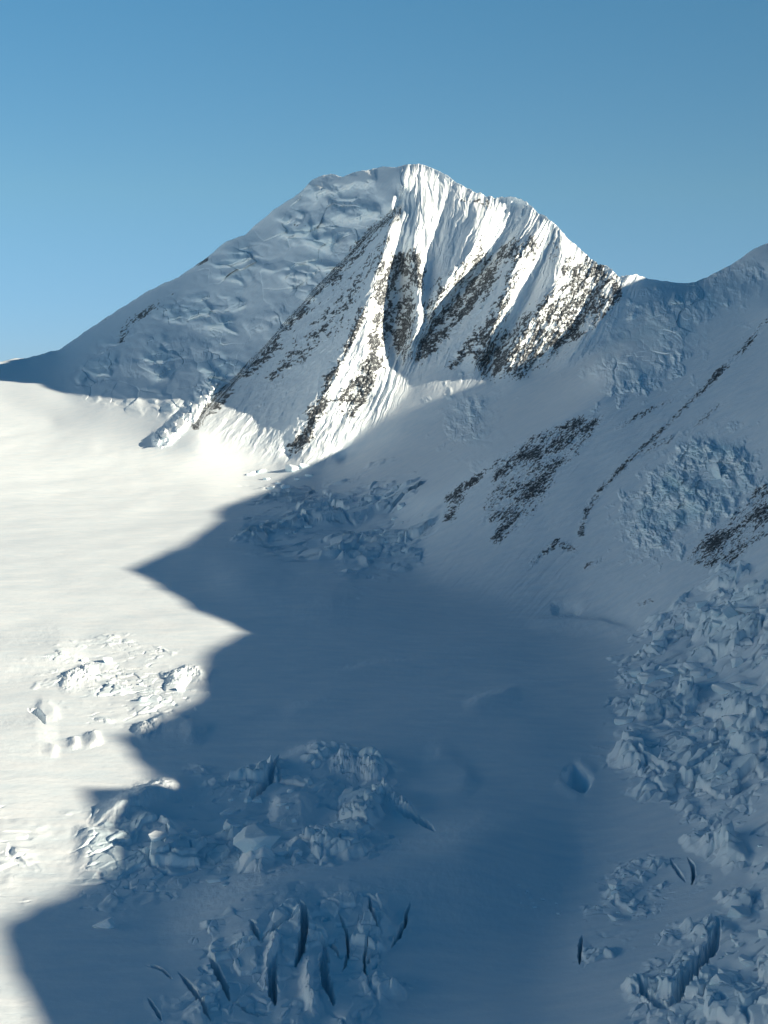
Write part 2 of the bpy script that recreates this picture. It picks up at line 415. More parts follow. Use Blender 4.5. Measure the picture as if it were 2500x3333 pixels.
# local fall-line coordinates elsewhere (the right-hand slope leans more)
cr = u + 0.95 * (v - 1500) + 6 * fbm(u / 50, v / 50, 2, 43)
cc = cf * onface + cr * (1 - onface)
act = rz > 0.02
nrk = np.zeros(u.shape, np.float32)
ca_, ta_ = cc[act], ct[act]
nrk[act] = 0.75 * fbm(ca_ / 30, ta_ / 60, 4, 51, .6) + 1.15 * fbm(ca_ / 8, ta_ / 9, 4, 53, .75)
nrk[act] += .55 * fbm(ca_ / 95, ta_ / 95, 2, 54)
rock = smooth(.55, .63, rz * .92 + nrk * .72) * (rz > .06)

# ---- front face: flutings in the snow, crags where rock shows
disp = np.zeros(u.shape, np.float32)      # towards the camera, metres
fm = mface > 0.01
c_, t_ = cf[fm], ct[fm]
uu_, vv_ = u[fm], v[fm]
rb = blur(g_rock, 1)
rzs = np.clip(sample(rb, uu_, vv_), 0, 1)
lit_top = smooth(930, 760, vv_) * smooth(1180, 1290, uu_)
fl = 11 * (ridged(c_ / 62, t_ / 420, 2, 61) - .5) + (10 + 6 * lit_top) * (ridged(c_ / 27, t_ / 230, 3, 63) - .5) + 5.0 * (ridged(c_ / 12, t_ / 70, 3, 64) - .5)
crag = ridged(c_ / 30, t_ / 52, 3, 65, .55)
f1, f2, r1, r2, r3, ox, oy = cells(c_ / 17 + .4 * fbm(c_ / 20, t_ / 20, 2, 66), t_ / 30, 68)
chip = (r1 - .5) + 1.6 * ((r2 - .5) * ox + (r3 - .5) * oy)
fine = fbm(c_ / 8, t_ / 13, 4, 67, .65)
relief = 13 * (crag - .5) + 5 * chip + 5.5 * fine
apron = 1 - .7 * smooth(1170, 1215, vv_) * smooth(1240, 1330, uu_)
disp[fm] = mface[fm] * apron * (fl * (1 - .35 * rzs) + rzs * relief + (1 - rzs) * 1.5 * fine)
nr2 = .50 * fbm(c_ / 26, t_ / 75, 3, 55) + 1.0 * fbm(c_ / 7.5, t_ / 10, 3, 57, .75) + .9 * (crag - .45) + .35 * chip
r_ = smooth(.50, .58, rzs * .80 + nr2 * .68 - .03) * (rzs > .08)
rock[fm] = np.where(mface[fm] > .5, r_, np.maximum(rock[fm], 0))
# rocks of the other slopes stand a little proud
om = act & ~fm
tr = zs(zone([(1400, 1600), (2000, 1250), (2500, 980), (2700, 1000), (2700, 1800), (2500, 1850), (2100, 2060), (1750, 2020), (1300, 1840)], soft=8)) * (1 - onface)
kt = tr > .01
disp[kt] += tr[kt] * (2.8 * fbm(cr[kt] / 26, v[kt] / 260, 4, 73, .6) + 7 * fbm(u[kt] / 230, v[kt] / 200, 2, 74))
disp[om] += rz[om] * (8 * (ridged(cc[om] / 22, ct[om] / 34, 4, 71) - .4) + 4 * nrk[om])
# ---- hanging ice on the left snow wall
def mound(x, y, seed):
    wx, wy = x + .5 * fbm(x * .8, y * .8, 2, seed + 1), y + .5 * fbm(x * .8 + 9, y * .8, 2, seed + 2)
    f1, f2, r1, r2, r3, ox, oy = cells(wx, wy, seed)
    return np.sqrt(np.clip(1 - f1 * f1 * 1.3, 0, 1)) * (.4 + .9 * r1) + (r2 - .5) * ox * .6, r1
def blocks(x, y, seed, gap=.22, share=.5):
    """tumbled ice: rounded, tilted blocks standing out of smooth snow"""
    wx, wy = x + .30 * fbm(x * 1.1, y * 1.1, 3, seed + 1), y + .30 * fbm(x * 1.1 + 9, y * 1.1, 3, seed + 2)
    f1, f2, r1, r2, r3, ox, oy = cells(wx, wy, seed, .95)
    g = smooth(0.02, gap, f2 - f1)
    up = smooth(1 - share - .1, 1 - share + .1, r3)
    h = (.35 + .65 * r1) * up + .9 * ((r2 - .5) * ox + (r1 - .5) * oy) * (.3 + .7 * up)
    return h * g
HANG = [(215, 1255), (330, 1130), (520, 1020), (640, 900), (760, 810), (900, 720), (985, 650), (1010, 600), (1120, 620), (1240, 600), (1265, 660), (1190, 760), (1000, 975), (800, 1185), (650, 1300), (560, 1335), (470, 1318), (330, 1290)]
g_hang = zone(HANG, soft=3)
mh = np.clip(sample(g_hang, u, v), 0, 1)
k = mh > .01
ub, vb = u[k], v[k]
brk = smooth(-.22, .22, fbm(ub / 190, vb / 130, 3, 81) + .02)
def shelves(ph):
    f = ph - np.floor(ph)
    return smooth(0, .72, f) * smooth(1.0, .74, f)
wx = fbm(ub / 130, vb / 95, 3, 82)
s1 = shelves(vb / 120 + ub / 420 + 1.0 * wx)
s2 = shelves(vb / 46 + ub / 180 + 1.0 * fbm(ub / 70, vb / 60, 3, 83))
m1, _r = mound(ub / 105 + .3 * vb / 105, vb / 66, 86)
m2, _r = mound(ub / 40, vb / 28, 87)
rough = fbm(ub / 24, vb / 18, 4, 85, .55)
disp[k] += mh[k] * (22 * wx + (10 + 54 * brk) * (s1 - .4) + (10 + 60 * brk) * (m1 - .4) + brk * (14 * (s2 - .4) + 18 * (m2 - .4)) + (1.5 + 4 * brk) * rough)
for pts, wd, am in [([(1000, 645), (1040, 604), (1110, 588), (1235, 570)], 26, 34), ([(1085, 645), (1160, 628), (1228, 612)], 24, -26), ([(1020, 735), (1090, 690), (1185, 700)], 30, 42),
                    ([(610, 1030), (690, 1060), (740, 1040)], 26, 30), ([(540, 1140), (620, 1120), (680, 1150)], 26, 30), ([(390, 1190), (480, 1200), (540, 1215)], 24, 30), ([(790, 1070), (870, 1040), (930, 1000)], 22, 24)]:
    us, vs_ = [p[0] for p in pts], [p[1] for p in pts]
    q = (u > min(us) - 90) & (u < max(us) + 90) & (v > min(vs_) - 90) & (v < max(vs_) + 90)
    d_, al, sd = stroke_dist(u[q] + 10 * fbm(u[q] / 30, v[q] / 30, 3, 78), v[q] + 12 * fbm(u[q] / 30 + 9, v[q] / 30, 3, 79), pts)
    disp[q] += am * smooth(wd * 1.5, wd * .2, d_) * smooth(0, .15, al) * smooth(1, .85, al)
ice = np.zeros(u.shape, np.float32)
ice[k] = mh[k] * .45 * brk * smooth(.3, .8, s1)
_brk = np.zeros(u.shape, np.float32); _brk[k] = brk
# broad undulation of the wall outside the ice
k2 = zs(zone([(192, 1180), (600, 910), (1000, 620), (1290, 560), (1290, 690), (640, 1330), (330, 1270)], soft=4))
disp += k2 * 10 * fbm(u / 130, v / 90, 3, 87)

# sunlit serac tongue at the foot of the dark rib
k = (u > 380) & (u < 800) & (v > 1150) & (v < 1520)
d_, al, sd = stroke_dist(u[k] + 14 * fbm(u[k] / 26, v[k] / 26, 3, 88), v[k] + 12 * fbm(u[k] / 26 + 40, v[k] / 26, 3, 89), [(490, 1440), (545, 1415), (610, 1350), (650, 1310), (700, 1235)])
bl = blocks(u[k] / 26, v[k] / 22, 90, .25, .7)
disp[k] += smooth(34, 6, d_) * (34 + 26 * bl) * smooth(0, .12, al)
_tongue = np.zeros(u.shape, np.float32); _tongue[k] = smooth(34, 6, d_)
_soft = {}
# ---- ice on the slopes at the right
SOFTICE = [
    ('upper', [(1930, 1150), (2050, 1060), (2150, 990), (2300, 930), (2400, 870), (2510, 810), (2510, 900), (2330, 1000), (2230, 1130), (2120, 1235), (2060, 1270), (1970, 1270)], 72, 52, 34, .7),
    ('bulge', [(2064, 1778), (2058, 1650), (2140, 1567), (2240, 1455), (2320, 1405), (2365, 1440), (2456, 1534), (2510, 1550), (2425, 1595), (2267, 1690), (2150, 1790)], 60, 52, 30, 1.0),
    ('hollow', [(1470, 1270), (1580, 1290), (1600, 1400), (1620, 1490), (1530, 1500), (1500, 1400)], 56, 40, 22, .5),
]
wall_disp = np.zeros(u.shape, np.float32)
for i, (nm, poly, sx, sy, am, ic) in enumerate(SOFTICE):
    m = np.clip(sample(zone(poly, soft=9), u, v), 0, 1)
    m = smooth(.15, .85, m + .5 * fbm(u / 40, v / 40, 4, 91) * ((m > .01) & (m < .98)))
    _soft[nm] = m
    k = m > .01
    x_, y_ = u[k] / sx, v[k] / sy
    m1, r1 = mound(x_, y_, 90 + i * 7)
    m2, r2 = mound(x_ * 2.2, y_ * 2.2, 93 + i * 7)
    disp[k] += m[k] * am * (.25 + .75 * smooth(-.3, .2, fbm(x_ * .4, y_ * .4, 2, 99 + i))) * (.9 * m1 + .5 * m2 + .30 * fbm(x_ * 4, y_ * 4, 4, 95, .6) - .2)
    ice[k] = np.maximum(ice[k], m[k] * ic * smooth(-.5, .6, fbm(x_ * .7, y_ * .7, 3, 97)))

R = R0 - disp
X, Y, Z = to3d(u, v, R)

# ---- glacier relief, raised straight up
lift = np.zeros(u.shape, np.float32)
ICEFALLS = {   # name: polygon, block size m, height m, ice tint, smooth share
    'serac_right': ([(2075, 2090), (2180, 2010), (2300, 1955), (2400, 1880), (2510, 1840), (2900, 1760), (2900, 2700), (2510, 2890), (2400, 2850), (2260, 2740), (2170, 2600), (2060, 2620), (1990, 2500), (1975, 2430), (1985, 2340), (2060, 2240)], 25, 12, .4),
    'serac_corner': ([(1890, 3080), (1905, 2965), (2004, 2867), (2100, 2800), (2192, 2765), (2245, 2800), (2230, 2890), (2120, 2900), (2060, 2990), (1960, 3060), (1920, 3160)], 15, 7, .4),
    'serac_low': ([(2060, 3230), (2192, 3110), (2327, 2990), (2456, 2905), (2700, 2800), (3000, 3333), (2900, 3600), (2080, 3600)], 15, 7, .4),
    'mid': ([(240, 2700), (420, 2640), (640, 2555), (760, 2560), (904, 2500), (1100, 2480), (1260, 2490), (1300, 2560), (1240, 2700), (1180, 2830), (960, 2870), (780, 2850), (700, 2920), (560, 2880), (420, 2900), (300, 3010), (250, 2900), (140, 2860), (180, 2770)], 24, 9, .6),
    'sunny': ([(90, 2150), (230, 2110), (400, 2110), (470, 2150), (648, 2200), (690, 2290), (560, 2370), (430, 2380), (420, 2330), (200, 2260)], 24, 2.8, .3),
    'crevasse': ([(590, 3190), (680, 3120), (814, 3040), (900, 3000), (995, 2995), (1120, 2990), (1260, 2975), (1340, 2985), (1290, 3130), (1240, 3250), (1150, 3380), (1000, 3500), (640, 3500)], 20, 6, .5),
    'far': ([(760, 1670), (1000, 1600), (1200, 1575), (1300, 1580), (1380, 1640), (1370, 1800), (1270, 1880), (1120, 1890), (820, 1790)], 58, 13, .35),
    'left': ([(-200, 2620), (120, 2700), (230, 2760), (180, 2850), (60, 2880), (-200, 2900)], 30, 6, .1),
}
zmask = {}
for i, (nm, (poly, sz, am, ic)) in enumerate(ICEFALLS.items()):
    m = np.clip(sample(zone(poly, soft=12), u, v), 0, 1)
    k = m > .02
    x_, y_ = X[k] / sz, Y[k] / sz * .62
    x_, y_ = x_ + .3 * y_, y_ - .2 * x_
    am = am * (1 - .72 * smooth(560, 400, u[k]) * (nm == 'mid'))
    mk = smooth(.26, .74, m[k] + .75 * fbm(x_ * .5, y_ * .5, 4, 120 + i, .6) * smooth(0, .15, m[k]) * smooth(1, .85, m[k]))
    zmask[nm] = np.zeros(u.shape, np.float32); zmask[nm][k] = mk
    sel = smooth(-.26, .16, fbm(x_ * .30, y_ * .30, 3, 118 + i))
    b1 = blocks(x_ * .72, y_ * .72, 110 + i * 9, .13, .55)
    b2 = blocks(x_ * 1.7 + 5, y_ * 1.7, 113 + i * 9, .18, .45)
    b3 = blocks(x_ * 4.1 + 9, y_ * 3.7, 115 + i * 9, .25, .3)
    cr = smooth(.80, .95, ridged(x_ * .55 + .5 * y_, y_ * 1.1 - .25 * x_, 2, 117 + i))
    hs = fbm(x_ * .45, y_ * .45, 3, 119)
    lift[k] += mk * am * (sel * (1.0 * b1 + .45 * b2 * (.3 + .7 * mk) + .13 * b3) - .55 * cr * (.25 + .75 * sel) + .6 * hs)
    ice[k] = np.maximum(ice[k], mk * ic * np.maximum(sel * smooth(.1, .6, b1 + .5 * b2), .8 * cr))

# broad swells of the snow
gm = np.clip(sample(z_glac, u, v), 0, 1)
lift += gm * (4.0 * fbm(X / 260, Y / 300, 3, 131) + .25 * fbm(X / 60 + Y / 300, Y / 45, 5, 133, .6))
# named folds, lips and crevasses: (points, width px, height m, asymmetric)
FOLDS = [
    ([(90, 2305), (125, 2320), (150, 2360)], 14, -8), ([(110, 2290), (170, 2300), (180, 2350)], 18, 2), ([(-120, 2125), (60, 2128), (300, 2105)], 42, 4), ([(180, 2420), (170, 2470)], 13, 2), ([(240, 2390), (250, 2440)], 12, 2.6), ([(300, 2370), (320, 2430)], 15, 3.2), ([(190, 2250), (240, 2190), (330, 2180)], 14, 4),
    ([(530, 2235), (590, 2190), (650, 2190), (650, 2240)], 16, 4),
    ([(480, 2350), (560, 2345), (680, 2390)], 20, 5), ([(440, 2400), (470, 2360), (530, 2355)], 14, 4),
    ([(640, 2548), (520, 2590), (400, 2640), (300, 2690)], 20, 8), ([(900, 2505), (860, 2570), (800, 2600)], 16, -11), ([(910, 2450), (895, 2500), (830, 2590)], 14, -8),
    ([(420, 2690), (500, 2680), (600, 2720)], 20, 4), ([(230, 2690), (330, 2720), (430, 2740)], 18, 2.5), ([(230, 2760), (330, 2800), (420, 2790)], 18, 2.5),
    ([(1060, 2480), (1160, 2500), (1260, 2530)], 12, 5), ([(1200, 2560), (1300, 2620), (1370, 2670)], 14, 6), ([(1050, 2620), (1150, 2650), (1180, 2700)], 12, -6),
    ([(780, 2860), (830, 2810), (900, 2840)], 24, 9), ([(870, 2620), (960, 2640), (1000, 2600)], 22, 6), ([(930, 2740), (1000, 2780), (1100, 2790)], 18, 6),
    ([(1835, 2500), (1860, 2520), (1890, 2542), (1925, 2560)], 30, -11),
    ([(-100, 2400), (200, 2380)], 40, 3),
    ([(500, 3060), (900, 2960), (1280, 2880), (1600, 2820), (1900, 2720)], 95, 13),
    ([(640, 1850), (900, 1930), (1200, 1960)], 42, 5), ([(520, 1790), (760, 1800), (960, 1850)], 20, 3), ([(900, 2470), (1080, 2440), (1250, 2490), (1340, 2560)], 20, 6), ([(1280, 2640), (1370, 2680), (1420, 2740)], 18, -7),
    ([(1380, 2430), (1480, 2490), (1560, 2580)], 34, 2.2), ([(1500, 2300), (1700, 2240)], 18, 2), ([(1000, 2210), (1300, 2150), (1600, 2140)], 16, 1.6), ([(900, 2320), (1150, 2280)], 14, 1.4), ([(1790, 1990), (1850, 1975), (1900, 2000)], 30, -3), ([(1700, 2030), (1900, 2020), (2080, 2060)], 14, 3),
    ([(2240, 2790), (2262, 2840), (2250, 2880)], 9, -10), ([(2180, 2800), (2230, 2870)], 8, -8),
    ([(2340, 2990), (2330, 3060), (2290, 3130), (2240, 3220), (2160, 3280)], 28, -12), ([(2070, 3200), (2110, 3260), (2190, 3290)], 18, -9),
    ([(1895, 3040), (1885, 3140)], 10, -9),
]
CREV = [
    ([(680, 3130), (720, 3200), (750, 3270)], 15, -17), ([(812, 3052), (845, 3110)], 13, -13), ([(580, 3175), (640, 3260), (690, 3340)], 11, -10),
    ([(970, 3005), (995, 3040), (985, 3110), (960, 3170)], 19, -18), ([(1200, 2975), (1205, 3020), (1230, 3070)], 9, -12), ([(1335, 2975), (1310, 3050), (1270, 3100)], 9, -13),
    ([(900, 3130), (880, 3200), (900, 3290)], 24, -12), ([(1060, 3080), (1050, 3180), (1090, 3290)], 22, -10), ([(1230, 3110), (1190, 3150)], 8, -6),
    ([(480, 3260), (530, 3340)], 8, -5), ([(1010, 3120), (1000, 3240), (1040, 3330)], 9, 6), ([(910, 3080), (880, 3160), (890, 3230)], 9, 6),
    ([(690, 3135), (760, 3120), (840, 3108)], 6, -6), ([(850, 3110), (920, 3060), (985, 3040)], 7, -8), ([(990, 3110), (1060, 3085), (1120, 3130)], 6, -6), ([(750, 3270), (820, 3315), (900, 3300)], 7, -7), ([(1100, 3015), (1140, 3080), (1115, 3180)], 7, -8), ([(1205, 3070), (1180, 3150), (1200, 3220)], 6, -6), ([(560, 3200), (520, 3160), (470, 3150)], 6, -5),
]
crev_id = np.zeros(u.shape, np.int16)
wob = 7 * fbm(u / 42, v / 30, 4, 141, .6)
wb2 = fbm(u / 15, v / 12, 3, 143, .6)
for ci, (pts, wd, hg) in enumerate(FOLDS + CREV):
    for _ in range(3 if wd > 40 else 1):            # round the corners
        P_ = np.array(pts, float)
        pts = [tuple(P_[0])] + [tuple(q_) for a_, b_ in zip(P_[:-1], P_[1:]) for q_ in (a_ * .75 + b_ * .25, a_ * .25 + b_ * .75)] + [tuple(P_[-1])]
    us, vs_ = [p[0] for p in pts], [p[1] for p in pts]
    k = (u > min(us) - 7 * wd) & (u < max(us) + 7 * wd) & (v > min(vs_) - 7 * wd) & (v < max(vs_) + 7 * wd)
    d_, al, sd = stroke_dist(u[k] + wob[k], v[k] + wob[k] * .8, pts)
    tap = smooth(0, .3, al) * smooth(1, .7, al)
    w_ = wd * (.30 + .70 * tap) * (1 + .55 * wb2[k])
    if hg < 0 and ci >= len(FOLDS):
        crev_id[k] = np.where((d_ < w_ * .85) & (tap > 0), ci - len(FOLDS) + 1, crev_id[k])
    if hg < 0 and wd >= 30:                          # soft wind scoop
        lift[k] += 1.2 * hg * tap * np.exp(-(d_ / (wd * .75)) ** 2) - .09 * hg * tap * np.exp(-((d_ - wd * 1.6) / (wd * .6)) ** 2)
    elif hg < 0:
        lift[k] += 1.35 * hg * tap * smooth(w_ * .80, w_ * .45, d_) + .06 * abs(hg) * tap * np.exp(-(d_ / (wd * 2.0)) ** 2)
    else:
        lift[k] += hg * np.clip(tap, 0, 1) * (np.exp(-(d_ / (wd * 1.5)) ** 2) if wd > 40 else np.where(sd > 0, np.exp(-(d_ / wd) ** 2), np.exp(-(d_ / (wd * 2.0)) ** 2))) * (1 + (.5 if hg > 3.5 and wd < 17 else 0) * wb2[k])
Z = Z + lift

# skyline falls away behind
back = []
for s_ in (15, 45, 100, 200, 380, 700, 1200):
    bx, by = X[-1] * (1 + s_ / np.hypot(X[-1], Y[-1])), Y[-1] * (1 + s_ / np.hypot(X[-1], Y[-1]))
    bz = np.maximum(Z[-1] - s_ * (.25 + .45 * min(1, s_ / 200)) + 6 * noise(bx / 60, by / 60, 150) * min(1, s_ / 100), -40)
    back.append((bx, by, bz))
PX = np.concatenate([X] + [b[0][None] for b in back]); PY = np.concatenate([Y] + [b[1][None] for b in back]); PZ = np.concatenate([Z] + [b[2][None] for b in back])
nb = len(back)
padr = lambda a: np.concatenate([a, np.repeat(a[-1:], nb, 0)])
rock_a, ice_a = padr(rock).astype(np.float32), padr(ice).astype(np.float32)
UF, VF = padr(u), padr(v)

# ------------------------------------------------------------------ materials
def mat_terrain(name):
    m = bpy.data.materials.new(name); m.use_nodes = True
    n, l = m.node_tree.nodes, m.node_tree.links
    bs = n['Principled BSDF']
    geo = n.new('ShaderNodeNewGeometry')
    ar = n.new('ShaderNodeAttribute'); ar.attribute_name = 'rock'
    ai = n.new('ShaderNodeAttribute'); ai.attribute_name = 'ice'
    def nz(scale, det, rough=.55):
        t = n.new('ShaderNodeTexNoise'); t.inputs['Scale'].default_value = scale; t.inputs['Detail'].default_value = det; t.inputs['Roughness'].default_value = rough
        l.new(geo.outputs['Position'], t.inputs['Vector']); return t
    n1, n2, n3 = nz(.02, 6), nz(.35, 5), nz(.06, 8, .65)
    mp = n.new('ShaderNodeMapping'); mp.inputs['Rotation'].default_value = (0, 0, .25); mp.inputs['Scale'].default_value = (.03, .075, .05)
    n4 = n.new('ShaderNodeTexNoise'); n4.inputs['Scale'].default_value = 1.0; n4.inputs['Detail'].default_value = 9; n4.inputs['Roughness'].default_value = .62
    l.new(geo.outputs['Position'], mp.inputs['Vector']); l.new(mp.outputs[0], n4.inputs['Vector'])
    def mix(fac, a, b):
        x = n.new('ShaderNodeMix'); x.data_type = 'RGBA'
        if hasattr(fac, 'default_value') or True:
            l.new(fac, x.inputs['Factor'])
        for s, val in ((x.inputs['A'], a), (x.inputs['B'], b)):
            if isinstance(val, tuple): s.default_value = (*val, 1)
            else: l.new(val, s)
        return x.outputs['Result']
    wind = n.new('ShaderNodeMapRange'); wind.inputs['From Min'].default_value = .32; wind.inputs['From Max'].default_value = .68
    l.new(n4.outputs['Fac'], wind.inputs['Value'])
    snow = mix(wind.outputs[0], (.74, .835, .895), (.87, .912, .938))
    iced = mix(n3.outputs['Fac'], (.50, .74, .84), (.74, .87, .92))
    rk = mix(n2.outputs['Fac'], (.022, .027, .035), (.072, .077, .086))
    c1 = mix(ai.outputs['Fac'], snow, iced)
    n5 = nz(.16, 9, .72)
    cut = n.new('ShaderNodeMapRange'); cut.inputs['From Min'].default_value = .52; cut.inputs['From Max'].default_value = .62
    l.new(n5.outputs['Fac'], cut.inputs['Value'])
    inv = n.new('ShaderNodeMath'); inv.operation = 'MULTIPLY_ADD'; inv.inputs[1].default_value = -.62; inv.inputs[2].default_value = 1.0
    l.new(cut.outputs[0], inv.inputs[0])
    rf = n.new('ShaderNodeMath'); rf.operation = 'MULTIPLY'; l.new(ar.outputs['Fac'], rf.inputs[0]); l.new(inv.outputs[0], rf.inputs[1])
    c2 = mix(rf.outputs[0], c1, rk)
    l.new(c2, bs.inputs['Base Color'])
    rr = n.new('ShaderNodeMapRange'); rr.inputs['To Min'].default_value = .55; rr.inputs['To Max'].default_value = .85
    l.new(ar.outputs['Fac'], rr.inputs['Value']); l.new(rr.outputs[0], bs.inputs['Roughness'])
    bs.inputs['Specular IOR Level'].default_value = .25
    bp = n.new('ShaderNodeBump'); bp.inputs['Strength'].default_value = .35; bp.inputs['Distance'].default_value = 1.6
    ad = n.new('ShaderNodeMath'); ad.operation = 'ADD'; l.new(n3.outputs['Fac'], ad.inputs[0]); l.new(n4.outputs['Fac'], ad.inputs[1]); l.new(ad.outputs[0], bp.inputs['Height']); l.new(bp.outputs[0], bs.inputs['Normal'])
    return m
M_TERRAIN = mat_terrain("snow_and_rock")

def tag(o, label, cat=None, kind=None, group=None):
    o['label'] = label
    if cat: o['category'] = cat
    if kind: o['kind'] = kind
    if group: o['group'] = group
    return o

def sheet_mesh(name, verts, quads, attrs, mat):
    me = bpy.data.meshes.new(name)
    nv_, nf = len(verts), len(quads)
    me.vertices.add(nv_); me.vertices.foreach_set('co', verts.astype(np.float32).ravel())
    me.loops.add(nf * 4); me.loops.foreach_set('vertex_index', quads.astype(np.int32).ravel())
    me.polygons.add(nf)
    me.polygons.foreach_set('loop_start', np.arange(0, nf * 4, 4, dtype=np.int32))
    me.polygons.foreach_set('loop_total', np.full(nf, 4, np.int32))
    me.update(calc_edges=True)
    for an, av in attrs.items():
        a = me.attributes.new(an, 'FLOAT', 'POINT'); a.data.foreach_set('value', av.astype(np.float32))
    me.polygons.foreach_set('use_smooth', np.ones(nf, bool))
    me.materials.append(mat)
    o = bpy.data.objects.new(name, me); COL.objects.link(o)
    return o

# ------------------------------------------------------------------ split the sheet into named pieces of terrain
RW, CW = PX.shape
idx = np.arange(RW * CW).reshape(RW, CW)
quads = np.stack([idx[:-1, :-1], idx[:-1, 1:], idx[1:, 1:], idx[1:, :-1]], -1).reshape(-1, 4)
fu = (UF[:-1, :-1] + UF[1:, 1:]).ravel() * .5; fv = (VF[:-1, :-1] + VF[1:, 1:]).ravel() * .5
wu = 14 * fbm(fu / 40, fv / 40, 3, 161); wv = 14 * fbm(fu / 40 + 50, fv / 40, 3, 163)
FT = np.zeros(len(fu), np.int16)            # 0 = glacier
PIECES = [("glacier", "broad smooth snow-covered glacier filling the valley, sunlit on one side and deep blue in shade", None, 'structure', None)]
def piece(name, label, cat, kind, polys, ragged=1.0, only=None, group=None):
    PIECES.append((name, label, cat, kind, group))
    k = len(PIECES) - 1
    for p in polys:
        px_ = [a[0] for a in p]; py_ = [a[1] for a in p]
        bb = np.nonzero((fu > min(px_) - 40) & (fu < max(px_) + 40) & (fv > min(py_) - 40) & (fv < max(py_) + 40))[0]
        m = inpoly(fu[bb] + wu[bb] * ragged, fv[bb] + wv[bb] * ragged, p)
        if only is not None: m &= np.isin(FT[bb], only)
        FT[bb[m]] = k
    return k
piece("mountain", "main snowy peak with fluted rock face and long left snow wall", None, 'structure',
      [[(-1200, 1250), (0, 1262), (130, 1290), (230, 1335), (330, 1345), (480, 1400), (560, 1450), (690, 1510), (800, 1530), (930, 1530), (1050, 1520), (1200, 1380), (1340, 1250), (1560, 1240), (1720, 1215), (1880, 1090), (2000, 960), (2075, 880), (2075, 300), (-1200, 300)]])
piece("mountain_slope", "shaded snow slope on the right with scattered rock bands, below a saddle", None, 'structure',
      [[(2075, 300), (2075, 900), (2000, 970), (1880, 1100), (1720, 1225), (1560, 1245), (1340, 1255), (1200, 1385), (1050, 1530), (1000, 1590), (1150, 1640), (1260, 1720), (1260, 1800), (1300, 1860), (1500, 1965), (1750, 2030), (2000, 2060), (2100, 2075), (2250, 1985), (2350, 1930), (2510, 1850), (2900, 1750), (3600, 1650), (3600, 300)]])
def by_mask(name, label, cat, kind, mask, group=None, parent=None):
    """a piece of the sheet picked by a per-vertex mask; parent = piece it is a part of"""
    PIECES.append((name, label, cat, kind, group, parent))
    m = padr(mask)[:-1, :-1].ravel()
    FT[m > .5] = len(PIECES) - 1
    return len(PIECES) - 1
def polymask(poly, w=0):
    if w:
        us, vs_ = [p[0] for p in poly], [p[1] for p in poly]
        q = (u > min(us) - 60) & (u < max(us) + 60) & (v > min(vs_) - 60) & (v < max(vs_) + 60)
        m = np.zeros(u.shape, bool)
        m[q] = stroke_dist(u[q], v[q], poly)[0] < w
        return m
    return inpoly(u, v, poly)
by_mask("icefall", "hanging icefall of stacked snowy ice bulges on the long left wall of the peak", "icefall", None, (mh * (.35 + .65 * _brk)) > .52)
by_mask("serac_tongue", "bright sunlit serac tongue at the foot of the dark diagonal rib", "serac tongue", None, _tongue > .4)
for nm, lb, ct_ in (("upper", "hanging ice cliff high on the shaded right slope below the saddle", "ice cliff"), ("bulge", "pale blue bulging ice cliff between rock bands on the right slope", "ice cliff"), ("hollow", "small broken ice step in the snow basin below the rock face", "ice step")):
    by_mask(ct_.replace(" ", "_"), lb, ct_, None, _soft[nm] > .4)
for nm, lb in (("serac_right", "large jumbled icefall of grey-blue blocks at the foot of the right slope"), ("serac_corner", "small curved band of broken ice below the big right icefall"), ("serac_low", "broken icefall with a dark gully in the bottom right corner"),
               ("mid", "broad icefall crossing from the sunlit snow into the deep blue shade"), ("sunny", "sunlit patch of low broken ice beside the shadow edge"), ("crevasse", "broken ice around the long dark crevasses at the bottom"),
               ("far", "faint shaded icefall below the rock face at the head of the basin"), ("left", "gently broken sunlit ice at the left edge")):
    by_mask("icefall", lb, "icefall", None, zmask[nm] > .5)
CREV_LABEL = ["wide dark crevasse right of the two leftmost parallel ones", "short dark crevasse above the parallel crevasses", "thin long crevasse furthest to the left at the bottom", "tall deep crevasse in the middle of the crevasse field",
              "narrow dark crevasse splitting the snow right of the field", "slanting crevasse on the right edge of the crevasse field", "broad shallow trough between the parallel crevasses and the tall one", "broad shallow trough below the tall deep crevasse",
              "tiny crack in the right part of the crevasse field", "short thin crack left of all other crevasses at the bottom edge"]
for ci, lb in enumerate(CREV_LABEL):
    by_mask("crevasse", lb, "crevasse", None, crev_id == ci + 1, "crevasses in the shaded glacier at the bottom")
for ci in range(12, len(CREV)):
    by_mask("crevasse", "thin crooked crack linking the longer dark crevasses at the bottom", "crevasse", None, crev_id == ci + 1, "thin cracks linking the crevasses")
OUT = [("isolated lower-left rock patch on the edge of the snow shoulder", 0, 18), ("large dark speckled rock band on the snow shoulder, biggest on the right slope", 0, 19), ("long thin diagonal line of rocks running down the right slope", 26, 20),
       ("short broken rock line between the long diagonal line and the blue ice cliff", 22, 21), ("sparse faint rock specks above the long diagonal rock line", 22, 22), ("small slanting rock patch low on the slope above the flat blue basin", 26, 23),
       ("tiny rock streak right of the small slanting patch", 20, 24), ("tiny rock speck close above the right icefall", 20, 25), ("dark rock band at the right edge below the blue ice cliff", 0, 26)]
for lb, w_, k_ in OUT:
    by_mask("rock_outcrop", lb, "rock outcrop", None, (rz > .30) & polymask(ROCK[k_][2], w_) & (mface < .5))
rk_ = by_mask("rock_face", "dark charcoal rock ribs and bands breaking through the snow", None, None, (rz > .42) & (FT[:(len(u) - 1) * (NC - 1)].reshape(len(u) - 1, NC - 1)[np.minimum(np.arange(len(u)), len(u) - 2)][:, np.minimum(np.arange(NC), NC - 2)] == 1), None, 1)
made = {}
